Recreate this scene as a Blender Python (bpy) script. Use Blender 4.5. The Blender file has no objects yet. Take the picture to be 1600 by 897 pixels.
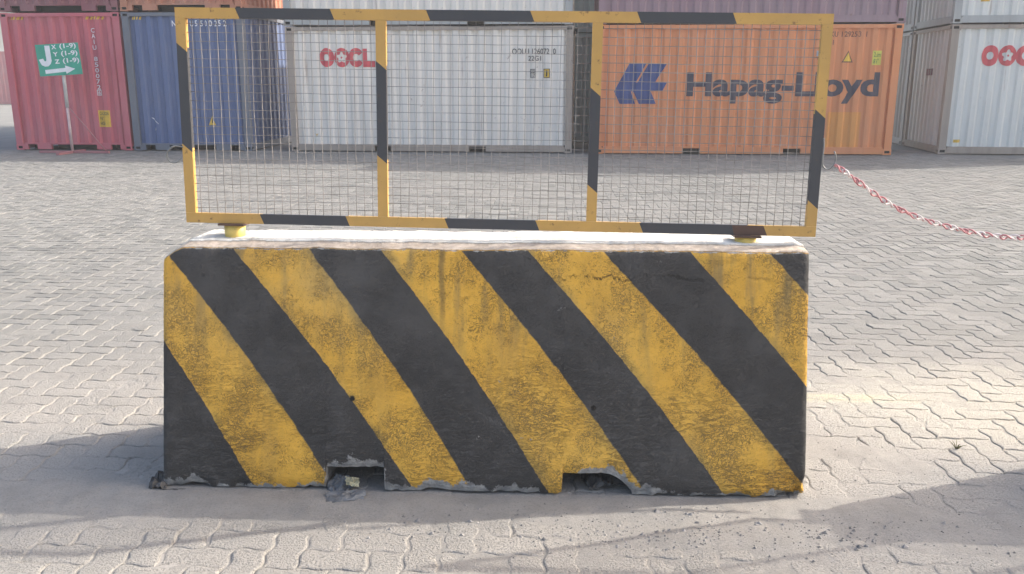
import bpy, bmesh, math, random
import numpy as np
from mathutils import Vector, Matrix, noise

R = math.radians
random.seed(7); np.random.seed(7)
S = bpy.context.scene
COL = S.collection

# ------------------------------------------------------------------ camera
cam_d = bpy.data.cameras.new('camera'); cam = bpy.data.objects.new('camera', cam_d); COL.objects.link(cam)
cam_d.sensor_width = 36; cam_d.lens = 30.15; cam_d.clip_end = 2000; cam_d.clip_start = 0.05
cam.location = (0, 0, 1.5); cam.rotation_euler = (R(90 - 13.55), 0, 0)
S.camera = cam
# ------------------------------------------------------------------ light
SUN_AZ, SUN_EL = 15.5, 33.0                     # sun stands to the right (+x), a little behind the barrier (+y)
to_sun = Vector((math.cos(R(SUN_AZ)) * math.cos(R(SUN_EL)), math.sin(R(SUN_AZ)) * math.cos(R(SUN_EL)), math.sin(R(SUN_EL))))
W = bpy.data.worlds.new('World'); S.world = W; W.use_nodes = True
wn = W.node_tree; bg = wn.nodes['Background']
sky = wn.nodes.new('ShaderNodeTexSky'); sky.sky_type = 'NISHITA'; sky.sun_disc = False
sky.sun_elevation = R(SUN_EL); sky.sun_rotation = R(90 - SUN_AZ)
sky.air_density = 1.0; sky.dust_density = 5.2; sky.ozone_density = 1.0; sky.altitude = 0
wn.links.new(sky.outputs[0], bg.inputs[0]); bg.inputs[1].default_value = 0.15
sun_d = bpy.data.lights.new('sun', 'SUN'); sun = bpy.data.objects.new('sun', sun_d); COL.objects.link(sun)
sun_d.energy = 2.45; sun_d.angle = R(0.5); sun_d.color = (1.0, 0.95, 0.865)
sun.rotation_euler = to_sun.to_track_quat('Z', 'Y').to_euler()
S.view_settings.view_transform = 'Standard'; S.view_settings.look = 'None'
S.view_settings.exposure = 1.36; S.view_settings.gamma = 1.0
S.render.engine = 'CYCLES'

# ------------------------------------------------------------------ helpers
def tag(o, label=None, cat=None, group=None, kind=None):
    if label: o['label'] = label
    if cat: o['category'] = cat
    if group: o['group'] = group
    if kind: o['kind'] = kind
    return o

def empty(name, loc=(0, 0, 0), rz=0.0):
    o = bpy.data.objects.new(name, None); COL.objects.link(o)
    o.location = loc; o.rotation_euler = (0, 0, rz); o.empty_display_size = 0.2
    return o

def link(name, me, mats, parent=None):
    o = bpy.data.objects.new(name, me); COL.objects.link(o)
    if not isinstance(mats, (list, tuple)): mats = [mats]
    for m in mats:
        if m: me.materials.append(m)
    if parent: o.parent = parent
    return o

def bobj(name, bm, mats, parent=None, smooth=False):
    me = bpy.data.meshes.new(name)
    bmesh.ops.recalc_face_normals(bm, faces=bm.faces)
    bm.to_mesh(me); bm.free()
    if smooth: me.shade_smooth()
    return link(name, me, mats, parent)

def pobj(name, verts, faces, mats, parent=None, smooth=False):
    me = bpy.data.meshes.new(name); me.from_pydata(verts, [], faces); me.update()
    if smooth: me.shade_smooth()
    return link(name, me, mats, parent)

def box(bm, x0, x1, y0, y1, z0, z1, mi=0):
    v = [bm.verts.new(p) for p in ((x0, y0, z0), (x1, y0, z0), (x1, y1, z0), (x0, y1, z0),
                                   (x0, y0, z1), (x1, y0, z1), (x1, y1, z1), (x0, y1, z1))]
    for f in ((0, 3, 2, 1), (4, 5, 6, 7), (0, 1, 5, 4), (1, 2, 6, 5), (2, 3, 7, 6), (3, 0, 4, 7)):
        bm.faces.new([v[i] for i in f]).material_index = mi

def smooth_pts(P, k=5):
    P = [Vector(p) for p in P]; out = []
    for i in range(len(P) - 1):
        a, b, c, d = P[max(0, i - 1)], P[i], P[i + 1], P[min(len(P) - 1, i + 2)]
        for j in range(k):
            t = j / k; out.append(0.5 * (2 * b + (c - a) * t + (2 * a - 5 * b + 4 * c - d) * t * t + (3 * b - a - 3 * c + d) * t ** 3))
    return out + [P[-1]]

def prism(bm, poly, y0, y1, mi=0):              # poly in (x, z), extruded along y
    a = [bm.verts.new((x, y0, z)) for x, z in poly]; b = [bm.verts.new((x, y1, z)) for x, z in poly]
    fs = [bm.faces.new(a), bm.faces.new(b[::-1])]
    n = len(poly)
    for i in range(n):
        fs.append(bm.faces.new((a[i], b[i], b[(i + 1) % n], a[(i + 1) % n])))
    for f in fs: f.material_index = mi

def tube(bm, pts, r, n=8, closed=False, mi=0, caps=True):
    pts = [Vector(p) for p in pts]; m = len(pts); rings = []
    prev = None
    for i, p in enumerate(pts):
        if closed: d = pts[(i + 1) % m] - pts[i - 1]
        else: d = pts[min(i + 1, m - 1)] - pts[max(i - 1, 0)]
        d.normalize()
        if prev is None:
            u = d.orthogonal().normalized()
        else:
            u = (prev - d * prev.dot(d))
            u = u.normalized() if u.length > 1e-6 else d.orthogonal().normalized()
        prev = u; w = d.cross(u)
        rr = r[i] if isinstance(r, (list, tuple)) else r
        rings.append([bm.verts.new(p + (u * math.cos(2 * math.pi * k / n) + w * math.sin(2 * math.pi * k / n)) * rr) for k in range(n)])
    for i in range(m if closed else m - 1):
        a = rings[i]; b = rings[(i + 1) % m]
        for k in range(n):
            f = bm.faces.new((a[k], a[(k + 1) % n], b[(k + 1) % n], b[k])); f.material_index = mi; f.smooth = True
    if not closed and caps:
        bm.faces.new(rings[0][::-1]).material_index = mi; bm.faces.new(rings[-1]).material_index = mi

# ---- node helper
class NT:
    def __init__(s, name, rough=0.8, spec=0.3):
        s.m = bpy.data.materials.new(name); s.m.use_nodes = True; s.t = s.m.node_tree
        s.b = s.t.nodes['Principled BSDF']; s.b.inputs['Roughness'].default_value = rough
        s.b.inputs['Specular IOR Level'].default_value = spec
    def n(s, typ, **kw):
        o = s.t.nodes.new(typ)
        for k, v in kw.items(): setattr(o, k, v)
        return o
    def put(s, sock, v):
        if hasattr(v, 'links') or hasattr(v, 'is_linked'): s.t.links.new(v, sock)
        elif isinstance(v, (tuple, list)) and len(v) == 3 and sock.type == 'RGBA': sock.default_value = (*v, 1)
        else: sock.default_value = v
    def math(s, op, a, b=0.0, c=0.0, clamp=False):
        o = s.n('ShaderNodeMath', operation=op, use_clamp=clamp)
        for i, v in enumerate((a, b, c)): s.put(o.inputs[i], v)
        return o.outputs[0]
    def mix(s, f, a, b, mode='MIX'):
        o = s.n('ShaderNodeMix', data_type='RGBA', blend_type=mode)
        s.put(o.inputs[0], f); s.put(o.inputs[6], a); s.put(o.inputs[7], b)
        return o.outputs[2]
    def ramp(s, v, lo, hi, a=0.0, b=1.0):
        o = s.n('ShaderNodeMapRange', interpolation_type='SMOOTHSTEP')
        for i, q in enumerate((v, lo, hi, a, b)): s.put(o.inputs[i], q)
        return o.outputs[0]
    def coord(s, kind='Object', scale=(1, 1, 1), rot=(0, 0, 0), loc=(0, 0, 0)):
        if kind == 'World': c = s.n('ShaderNodeNewGeometry').outputs['Position']
        else: c = s.n('ShaderNodeTexCoord').outputs[kind]
        m = s.n('ShaderNodeMapping'); s.t.links.new(c, m.inputs[0])
        m.inputs['Scale'].default_value = scale; m.inputs['Rotation'].default_value = rot; m.inputs['Location'].default_value = loc
        return m.outputs[0]
    def noise(s, co, sc, det=4.0, rough=0.55, dist=0.0):
        o = s.n('ShaderNodeTexNoise'); s.put(o.inputs['Vector'], co); o.inputs['Scale'].default_value = sc
        o.inputs['Detail'].default_value = det; o.inputs['Roughness'].default_value = rough; o.inputs['Distortion'].default_value = dist
        return o.outputs[0]
    def voro(s, co, sc, feat='F1', out='Distance', rnd=1.0):
        o = s.n('ShaderNodeTexVoronoi', feature=feat); s.put(o.inputs['Vector'], co); o.inputs['Scale'].default_value = sc
        o.inputs['Randomness'].default_value = rnd
        return o.outputs[out]
    def attr(s, nm):
        o = s.n('ShaderNodeAttribute', attribute_name=nm); return o.outputs['Fac']
    def sep(s, co):
        o = s.n('ShaderNodeSeparateXYZ'); s.put(o.inputs[0], co); return o.outputs
    def bump(s, h, strength=0.3, dist=0.01):
        o = s.n('ShaderNodeBump'); s.put(o.inputs['Height'], h); o.inputs['Strength'].default_value = strength
        o.inputs['Distance'].default_value = dist; s.t.links.new(o.outputs[0], s.b.inputs['Normal'])
    def col(s, c): s.put(s.b.inputs['Base Color'], c); return s.m
    def rough(s, v): s.put(s.b.inputs['Roughness'], v)

# ------------------------------------------------------------------ materials
def m_plain(name, c, rough=0.7, var=0.25, sc=6.0, spec=0.3):
    t = NT(name, rough, spec); co = t.coord('Object')
    n = t.noise(co, sc, 5); dark = tuple(x * (1 - var) for x in c); lite = tuple(min(1, x * (1 + var * 0.6)) for x in c)
    return t.col(t.mix(t.ramp(n, 0.3, 0.7), dark, lite))

def ground_color(t, tint):
    """dusty concrete: grey to pinkish by piece, a paler near zone, a cream ellipse, an old worn yellow line"""
    co = t.coord('World'); x, y, z = t.sep(co)
    n1 = t.noise(co, 0.55, 4); n2 = t.noise(co, 3.0, 5, 0.6); n3 = t.noise(co, 120.0, 3, 0.75); n4 = t.noise(co, 26.0, 4, 0.65)
    c = t.mix(tint, (0.170, 0.170, 0.160), (0.262, 0.257, 0.240))
    c = t.mix(t.ramp(n1, 0.35, 0.7, 0.0, 0.6), c, (0.255, 0.245, 0.228))
    c = t.mix(t.ramp(n2, 0.42, 0.72, 0.0, 0.4), c, (0.17, 0.173, 0.172))
    tr = t.noise(t.coord('World', (0.16, 1.5, 1.0), (0, 0, R(9))), 1.0, 5, 0.6)      # old tyre marks and spills
    c = t.mix(t.ramp(tr, 0.56, 0.70, 0.0, 0.38), c, (0.115, 0.116, 0.116))
    sp = t.noise(t.coord('World', loc=(7, 3, 0)), 1.3, 6, 0.65)
    c = t.mix(t.ramp(sp, 0.64, 0.70, 0.0, 0.35), c, (0.12, 0.118, 0.115))
    # paler tone over the near ground, broken by noise, fading out further back
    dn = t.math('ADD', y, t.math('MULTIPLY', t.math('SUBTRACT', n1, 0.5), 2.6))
    near_pale = t.math('MULTIPLY', t.ramp(dn, 5.8, 3.4), t.ramp(n2, 0.2, 0.6, 0.55, 1.0))
    c = t.mix(near_pale, c, (0.325, 0.304, 0.276))
    # worn yellow line, then a pale cream ellipse to the right
    nn = t.math('ADD', t.math('MULTIPLY', n2, 0.55), t.math('MULTIPLY', n4, 0.45))
    ln = t.math('ADD', y, t.math('MULTIPLY', x, 0.03))
    ly = t.math('MULTIPLY', t.ramp(t.math('ABSOLUTE', t.math('SUBTRACT', ln, 3.97)), 0.075, 0.03), t.ramp(x, 0.9, 1.25))
    ly = t.math('MULTIPLY', ly, t.math('MULTIPLY', t.ramp(x, 2.1, 1.7), t.ramp(nn, 0.36, 0.56)))
    c = t.mix(t.math('MULTIPLY', ly, 0.85), c, (0.58, 0.52, 0.26))
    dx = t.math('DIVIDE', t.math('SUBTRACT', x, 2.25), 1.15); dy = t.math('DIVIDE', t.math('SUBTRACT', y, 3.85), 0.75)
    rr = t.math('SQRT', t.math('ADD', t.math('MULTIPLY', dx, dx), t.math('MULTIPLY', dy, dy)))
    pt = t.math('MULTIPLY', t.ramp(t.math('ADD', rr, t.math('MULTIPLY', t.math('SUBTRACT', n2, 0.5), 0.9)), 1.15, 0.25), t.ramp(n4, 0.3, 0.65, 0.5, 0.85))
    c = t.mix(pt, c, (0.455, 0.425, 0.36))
    c = t.mix(t.ramp(n3, 0.50, 0.74, 0.0, 0.42), c, (0.10, 0.098, 0.096))
    c = t.mix(t.ramp(n4, 0.62, 0.74, 0.0, 0.30), c, (0.40, 0.39, 0.37))
    return c, n3, n4

def m_paver():
    t = NT('paver_concrete', 0.85, 0.25)
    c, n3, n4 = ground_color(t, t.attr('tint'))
    t.bump(t.math('SUBTRACT', t.math('MULTIPLY', n4, 0.9), t.math('MULTIPLY', t.ramp(n3, 0.42, 0.75), 0.8)), 0.8, 0.006)
    return t.col(c)
def m_ground():
    t = NT('yard_concrete', 0.9, 0.2)
    co = t.coord('World', rot=(0, 0, R(2.4)))
    v = t.n('ShaderNodeTexBrick'); t.put(v.inputs['Vector'], co)
    v.inputs['Scale'].default_value = 1.0; v.inputs['Brick Width'].default_value = 0.225; v.inputs['Row Height'].default_value = 0.1125
    v.inputs['Mortar Size'].default_value = 0.006; v.inputs['Color1'].default_value = (0.2, 0.2, 0.2, 1); v.inputs['Color2'].default_value = (0.8, 0.8, 0.8, 1)
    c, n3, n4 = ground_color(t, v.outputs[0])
    c = t.mix(t.math('MULTIPLY', v.outputs['Fac'], 0.4), c, (0.15, 0.145, 0.14))
    t.bump(n4, 0.4, 0.004)
    return t.col(c)
def m_sand():
    t = NT('joint_sand', 0.95, 0.1)
    co = t.coord('World'); n2 = t.noise(co, 9.0, 6, 0.65); n3 = t.noise(co, 130.0, 4, 0.8)
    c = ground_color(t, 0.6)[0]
    c = t.mix(t.ramp(n2, 0.35, 0.7, 0.0, 0.35), c, (0.20, 0.19, 0.176))
    c = t.mix(t.ramp(n3, 0.52, 0.74, 0.0, 0.55), c, (0.12, 0.115, 0.11))
    t.bump(t.math('ADD', n2, t.math('MULTIPLY', n3, 0.7)), 0.8, 0.008)
    return t.col(c)

def m_barrier():
    t = NT('barrier_paint', 0.7, 0.3)
    co = t.coord('Object'); x, y, z = t.sep(co)
    wob = t.noise(co, 26.0, 4, 0.6); big = t.noise(co, 3.2, 4, 0.6); fine = t.noise(co, 210.0, 3, 0.7)
    streak = t.noise(t.coord('Object', (11.0, 4.0, 1.1)), 1.0, 5, 0.6)
    s = t.math('ADD', t.attr('stripe'), t.math('MULTIPLY', t.math('SUBTRACT', wob, 0.5), 0.06))
    fr = t.math('MODULO', t.math('ADD', s, 20.0), 2.0)
    black = t.ramp(fr, 0.985, 1.015); blk2 = t.ramp(fr, 1.985, 2.0, 1.0, 0.0)
    black = t.math('MULTIPLY', black, blk2)
    # distance to the painted edge, for the thin greenish overlap of the two paints
    e = t.math('ABSOLUTE', t.math('SUBTRACT', t.math('MODULO', t.math('ADD', s, 20.5), 1.0), 0.5))
    ov = t.math('MULTIPLY', t.ramp(e, 0.17, 0.0, 0.0, 1.0), t.ramp(big, 0.42, 0.62))
    yel = t.mix(t.ramp(big, 0.3, 0.7), (0.72, 0.39, 0.055), (0.87, 0.49, 0.075))
    yel = t.mix(t.math('MULTIPLY', ov, 0.55), yel, (0.30, 0.23, 0.07))
    # grime: pitted, crackled paint; squiggly ridges low down
    crk_co = t.n('ShaderNodeVectorMath', operation='ADD'); t.put(crk_co.inputs[0], t.coord('Object', (52, 52, 70)))
    wv = t.n('ShaderNodeTexNoise'); t.put(wv.inputs['Vector'], co); wv.inputs['Scale'].default_value = 32.0; wv.inputs['Detail'].default_value = 3
    sc = t.n('ShaderNodeVectorMath', operation='SCALE'); t.put(sc.inputs[0], wv.outputs['Color']); sc.inputs['Scale'].default_value = 4.5
    t.t.links.new(sc.outputs[0], crk_co.inputs[1])
    edge = t.voro(crk_co.outputs[0], 1.0, 'DISTANCE_TO_EDGE', 'Distance')
    lowm = t.ramp(z, 0.62, 0.08, 0.15, 1.0)
    patch = t.noise(co, 7.0, 4, 0.65)
    crack = t.math('MULTIPLY', t.ramp(edge, 0.10, 0.02), t.ramp(patch, 0.42, 0.62))
    rid = t.noise(t.coord('Object', (16, 16, 60)), 1.0, 4, 0.6, 1.4)
    ridge = t.math('MULTIPLY', t.ramp(t.math('ABSOLUTE', t.math('SUBTRACT', rid, 0.5)), 0.045, 0.006), t.math('MULTIPLY', lowm, t.ramp(t.noise(t.coord('Object', (1, 1, 1), loc=(5, 2, 1)), 4.5, 4, 0.6), 0.38, 0.62)))
    pit = t.math('MULTIPLY', t.ramp(fine, 0.55, 0.66), t.ramp(patch, 0.33, 0.6, 0.15, 1.0))
    grime = t.math('ADD', t.math('MULTIPLY', crack, 0.8), t.math('ADD', t.math('MULTIPLY', ridge, 0.9), t.math('MULTIPLY', pit, 0.95)), clamp=True)
    yel = t.mix(t.math('MULTIPLY', grime, 0.78), yel, (0.125, 0.09, 0.045))
    topm = t.ramp(z, 0.38, 0.86)
    stn = t.math('MULTIPLY', t.ramp(streak, 0.48, 0.68), t.math('ADD', 0.22, t.math('MULTIPLY', topm, 0.65)))
    yel = t.mix(stn, yel, (0.27, 0.195, 0.085))
    film = t.math('MULTIPLY', t.ramp(t.noise(co, 1.7, 5, 0.6), 0.42, 0.7), t.math('ADD', 0.15, t.math('MULTIPLY', topm, 0.5)))
    yel = t.mix(film, yel, (0.44, 0.31, 0.13))
    # one drip stain, a long hairline crack and two old bolt holes
    drip = t.math('MULTIPLY', t.ramp(t.math('ABSOLUTE', t.math('ADD', t.math('ADD', x, 0.145), t.math('MULTIPLY', t.math('SUBTRACT', t.noise(co, 9.0, 2), 0.5), 0.03))), 0.016, 0.004), t.ramp(z, 0.56, 0.72))
    yel = t.mix(t.math('MULTIPLY', drip, 0.6), yel, (0.20, 0.135, 0.055))
    cz_ = t.math('ADD', 0.795, t.math('MULTIPLY', t.math('SUBTRACT', t.noise(t.coord('Object', (1, 1, 0.2)), 10.0, 8, 0.85), 0.5), 0.13))
    hair = t.math('MULTIPLY', t.ramp(t.math('ABSOLUTE', t.math('SUBTRACT', z, cz_)), 0.0038, 0.001), t.math('MULTIPLY', t.math('MULTIPLY', t.ramp(x, 0.24, 0.32), t.ramp(x, 1.05, 0.5, 0.25, 1.0)), t.ramp(t.noise(co, 13.0, 3, 0.6), 0.40, 0.55)))
    blk = t.mix(t.ramp(big, 0.3, 0.75), (0.060, 0.056, 0.052), (0.092, 0.086, 0.080))
    dustb = t.math('MULTIPLY', t.ramp(t.noise(t.coord('Object', (3, 3, 9)), 3.0, 6, 0.7), 0.52, 0.75), t.ramp(z, 0.5, 0.02, 0.12, 0.55))
    blk = t.mix(dustb, blk, (0.16, 0.155, 0.15))
    blk = t.mix(t.math('MULTIPLY', pit, 0.35), blk, (0.025, 0.024, 0.024))
    scr = t.math('MULTIPLY', t.ramp(t.noise(t.coord('Object', (5, 5, 22), (0, 0.5, 0)), 2.0, 5, 0.7), 0.66, 0.74), 0.5)
    blk = t.mix(scr, blk, (0.20, 0.195, 0.19))
    paint = t.mix(black, yel, blk)
    # bare concrete where the paint has gone
    paint = t.mix(t.math('MULTIPLY', hair, 0.85), paint, (0.035, 0.03, 0.025))
    for hx, hz__ in ((-0.479, 0.343), (0.421, 0.322)):
        d1 = t.math('SUBTRACT', x, hx); d2 = t.math('SUBTRACT', z, hz__)
        rr = t.math('ADD', t.math('SQRT', t.math('ADD', t.math('MULTIPLY', d1, d1), t.math('MULTIPLY', d2, d2))), t.math('MULTIPLY', t.math('SUBTRACT', fine, 0.5), 0.012))
        paint = t.mix(t.ramp(rr, 0.013, 0.007), paint, (0.018, 0.016, 0.014))
    conc = t.mix(t.ramp(wob, 0.3, 0.7), (0.25, 0.245, 0.235), (0.47, 0.45, 0.42))
    bare = t.math('ADD', t.attr('bare'), t.math('MULTIPLY', t.math('SUBTRACT', t.noise(co, 24.0, 5, 0.7), 0.5), 1.3))
    paint = t.mix(t.ramp(bare, 0.62, 0.74), paint, conc)
    chip = t.math('MULTIPLY', t.ramp(t.noise(t.coord('Object', loc=(2, 8, 4)), 11.0, 6, 0.72), 0.685, 0.70), t.ramp(z, 0.75, 0.15, 0.3, 1.0))
    paint = t.mix(t.math('MULTIPLY', chip, 0.8), paint, conc)
    zn = t.attr('zone')
    ledge = t.mix(t.ramp(t.noise(co, 30.0, 5, 0.7), 0.3, 0.7), (0.46, 0.37, 0.29), (0.66, 0.56, 0.46))
    pad = t.mix(t.ramp(t.noise(co, 22.0, 6, 0.75), 0.52, 0.72), (0.74, 0.71, 0.64), (0.40, 0.36, 0.30))
    c = t.mix(t.ramp(zn, 0.2, 0.3), paint, ledge); c = t.mix(t.ramp(zn, 0.7, 0.8), c, pad)
    h = t.math('SUBTRACT', t.math('ADD', t.math('MULTIPLY', t.noise(co, 55.0, 5, 0.65), 0.8), t.math('MULTIPLY', fine, 0.3)), t.math('ADD', t.math('MULTIPLY', grime, 0.6), hair))
    t.bump(h, 0.9, 0.009)
    return t.col(c)

def m_container(name, c, rust=0.4, dirt=0.5, fade=0.3):
    t = NT(name, 0.55, 0.35)
    co = t.coord('World'); x, y, z = t.sep(co)
    n1 = t.noise(co, 0.8, 4); st = t.noise(t.coord('World', (5.0, 5.0, 0.35)), 1.0, 5, 0.65); n2 = t.noise(co, 6.0, 6, 0.7); n3 = t.noise(co, 28.0, 4, 0.7)
    g = sum(c) / 3
    fc = tuple(q * (1 - fade) + (g * 0.9 + 0.12) * fade for q in c)
    col = t.mix(t.ramp(n1, 0.3, 0.7), c, fc)
    col = t.mix(t.math('MULTIPLY', t.ramp(st, 0.42, 0.75), dirt * 0.7), col, tuple(q * 0.55 + 0.02 for q in c))
    col = t.mix(t.math('MULTIPLY', t.ramp(n2, 0.64, 0.74), rust), col, (0.16, 0.075, 0.045))
    rs = t.math('MULTIPLY', t.ramp(t.noise(t.coord('World', (9, 9, 0.5), loc=(3, 1, 7)), 1.0, 5, 0.7), 0.60, 0.74), rust * 0.8)
    col = t.mix(rs, col, (0.22, 0.12, 0.075))
    t.bump(n2, 0.15, 0.01)
    t.rough(t.ramp(n3, 0.3, 0.7, 0.45, 0.7))
    return t.col(col)

def m_barpaint(name, c, wear=0.5):
    t = NT(name, 0.5, 0.4); co = t.coord('Object')
    n = t.noise(co, 32.0, 6, 0.75); b = t.noise(co, 5.0, 4)
    col = t.mix(t.ramp(b, 0.3, 0.7), c, tuple(q * 0.82 + 0.01 for q in c))
    col = t.mix(t.math('MULTIPLY', t.ramp(n, 0.59, 0.68), wear), col, (0.13, 0.07, 0.04))
    t.bump(n, 0.25, 0.002)
    return t.col(col)

M = {}
M['paver'] = m_paver(); M['ground'] = m_ground(); M['sand'] = m_sand(); M['barrier'] = m_barrier()
M['bar_yellow'] = m_barpaint('frame_yellow', (0.57, 0.335, 0.09), 0.8)
M['bar_black'] = m_barpaint('frame_black', (0.058, 0.058, 0.062), 0.25)
M['bar_rust'] = m_barpaint('frame_rust', (0.10, 0.055, 0.04), 0.6)
M['wire'] = m_plain('weathered_wire', (0.27, 0.245, 0.225), 0.5, 0.35, 9.0, 0.5)
M['steel'] = m_plain('bare_steel_wire', (0.19, 0.19, 0.18), 0.35, 0.3, 20.0, 0.6)
M['stub'] = m_barpaint('stub_yellow', (0.68, 0.50, 0.13), 0.3)
M['chain_red'] = m_plain('chain_red', (0.50, 0.20, 0.21), 0.45, 0.25, 30.0, 0.4)
M['chain_white'] = m_plain('chain_white', (0.66, 0.58, 0.56), 0.45, 0.15, 30.0, 0.4)
M['sign_green'] = m_plain('sign_green', (0.055, 0.36, 0.25), 0.5, 0.15, 3.0)
M['sign_white'] = m_plain('sign_white', (0.78, 0.79, 0.80), 0.6, 0.05)
M['galv'] = m_plain('galvanised_pole', (0.50, 0.50, 0.50), 0.5, 0.2, 4.0)
M['galv_pink'] = m_plain('pole_pinkish', (0.50, 0.38, 0.38), 0.5, 0.2, 4.0)
M['feet_red'] = m_barpaint('stand_red', (0.40, 0.17, 0.18), 0.4)
M['scrap_grey'] = m_plain('scrap_grey', (0.15, 0.155, 0.16), 0.6, 0.4, 20.0)
M['scrap_pale'] = m_plain('scrap_pale', (0.30, 0.29, 0.20), 0.5, 0.4, 26.0)
M['scrap_dark'] = m_plain('scrap_dark', (0.09, 0.085, 0.08), 0.7, 0.4, 20.0)
M['gravel'] = m_plain('gravel', (0.27, 0.255, 0.24), 0.9, 0.4, 15.0)
M['weed'] = m_plain('weed_green', (0.12, 0.12, 0.05), 0.8, 0.3, 30.0)
M['p_red'] = m_plain('paint_red', (0.62, 0.10, 0.115), 0.6, 0.12, 4.0)
M['p_red_dim'] = m_plain('paint_red_dim', (0.20, 0.07, 0.08), 0.6, 0.3, 4.0)
M['p_navy'] = m_plain('paint_navy', (0.055, 0.085, 0.23), 0.6, 0.12, 4.0)
M['p_ink'] = m_plain('paint_ink', (0.068, 0.062, 0.088), 0.6, 0.2, 4.0)
M['p_black'] = m_plain('paint_black', (0.05, 0.048, 0.048), 0.6, 0.2, 4.0)
M['p_brown'] = m_plain('paint_brown', (0.17, 0.075, 0.055), 0.6, 0.2, 4.0)
M['p_white'] = m_plain('paint_white', (0.82, 0.82, 0.84), 0.6, 0.1, 4.0)
M['p_yellow'] = m_plain('paint_yellow', (0.72, 0.47, 0.07), 0.6, 0.15, 4.0)
M['p_lime'] = m_plain('sticker_lime', (0.66, 0.60, 0.12), 0.6, 0.12, 4.0)
M['p_green'] = m_plain('paint_green', (0.05, 0.16, 0.06), 0.6, 0.12, 4.0)
M['p_orange'] = m_container('paint_orange_fresh', (0.72, 0.30, 0.07), 0.05, 0.25, 0.05)
M['p_grey'] = m_plain('decal_grey', (0.38, 0.39, 0.42), 0.5, 0.2, 4.0)
M['inside'] = m_plain('recess_shade', (0.03, 0.03, 0.032), 0.9, 0.3, 3.0)  # near-black: shade of casting holes and rail openings put into the colour

# ------------------------------------------------------------------ the ground
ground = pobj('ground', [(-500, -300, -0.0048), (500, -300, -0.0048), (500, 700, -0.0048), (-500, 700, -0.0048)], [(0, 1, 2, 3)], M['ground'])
tag(ground, 'dusty interlocking concrete paving of the container yard', 'paving', kind='structure')

U = 0.1125                                        # herringbone cell
GR = R(-2.4); cg, sg = math.cos(GR), math.sin(GR)
def tri(t):                                       # softened zigzag of the interlocking edges
    t = (t + 0.25) % 1.0
    v = 4 * t - 1 if t < 0.5 else 3 - 4 * t
    return max(-0.85, min(0.85, v)) / 0.85
def warp(x, y):
    return x + 0.0072 * tri(y / U), y + 0.0072 * tri(x / U)
def outline(cells_w, cells_h, n):
    P = []
    def seg(a, b):
        k = n * int(round(abs(b[0] - a[0]) + abs(b[1] - a[1])))
        for i in range(k):
            s = i / k; P.append(((a[0] + (b[0] - a[0]) * s) * U, (a[1] + (b[1] - a[1]) * s) * U))
    w, h = cells_w, cells_h
    seg((0, 0), (w, 0)); seg((w, 0), (w, h)); seg((w, h), (0, h)); seg((0, h), (0, 0))
    return np.array([warp(*p) for p in P])
def inset(P, d):
    a = np.roll(P, 1, 0); b = np.roll(P, -1, 0); tng = b - a
    nrm = np.stack([-tng[:, 1], tng[:, 0]], 1); nrm /= np.linalg.norm(nrm, axis=1)[:, None]
    return P + nrm * d
def paver_template(w, h, n, far=False):
    P = outline(w, h, n); k = len(P)
    if far: rings = [(0.0020, -0.008), (0.0072, 0.0)]
    else: rings = [(0.0016, -0.016), (0.0020, -0.0065), (0.0052, -0.0018), (0.0105, 0.0)]
    V = np.concatenate([np.column_stack([inset(P, d), np.full(k, z)]) for d, z in rings])
    F = []
    for r in range(len(rings) - 1):
        for i in range(k): F.append((r * k + i, r * k + (i + 1) % k, (r + 1) * k + (i + 1) % k, (r + 1) * k + i))
    c = P.mean(0); b = (len(rings) - 1) * k
    V = np.concatenate([V, [[c[0], c[1], 0.0006]]])
    for i in range(k): F.append((b + i, b + (i + 1) % k, len(V) - 1))
    V[:, :2] -= c
    return V, F, c, k
T = {(o, f): paver_template(*((2, 1) if o == 0 else (1, 2)), 6 if not f else 4, f) for o in (0, 1) for f in (False, True)}
px_f = 1340.0; cp, sp_ = math.cos(R(13.55)), math.sin(R(13.55))
def project(X, Y, Z=0.0):
    d = Y * cp - (Z - 1.5) * sp_
    return 800 + px_f * X / d, 448.5 + px_f * (-(Z - 1.5) * cp - Y * sp_) / d, d
spots = []
for j in range(-20, 185):
    for i in range(-150, 150):
        k = (i - j) % 4
        if k == 0: o, cx, cy = 0, i * U, j * U
        elif k == 2: o, cx, cy = 1, i * U, (j - 1) * U
        else: continue
        c = T[(o, False)][2]; lx, ly = cx + c[0], cy + c[1]
        X, Y = lx * cg - ly * sg, lx * sg + ly * cg + 0.03
        if Y < 1.9 or Y > 19.3 or abs(X) > 0.66 * Y + 1.6: continue
        spots.append((X, Y, o))
def paver_mesh_data(X, Y, o, far):
    V, F, _, k = T[(o, far)]
    V = V.copy()
    tx, ty = np.random.normal(0, 0.009, 2); dz = np.random.normal(0, 0.0012)
    if random.random() < 0.05: dz -= 0.004
    if not far:
        jit = np.random.normal(0, 0.0015, (k, 2)); jit = 0.6 * jit + 0.4 * (np.roll(jit, 1, 0) + np.roll(jit, -1, 0)); V[k:4 * k, :2] += np.tile(jit, (3, 1))
        if random.random() < 0.55:                # a knocked-off corner or edge
            q = random.randrange(k); d = np.minimum(np.abs(np.arange(k) - q), k - np.abs(np.arange(k) - q))
            dep = np.clip(1 - d / 3.5, 0, 1) * random.uniform(0.002, 0.008)
            V[2 * k:3 * k, 2] -= dep; V[3 * k:4 * k, 2] -= dep * 0.6
    z = V[:, 2] + V[:, 0] * tx + V[:, 1] * ty + dz
    xy = np.column_stack([V[:, 0] * cg - V[:, 1] * sg + X, V[:, 0] * sg + V[:, 1] * cg + Y])
    return np.column_stack([xy, z]), F
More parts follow.
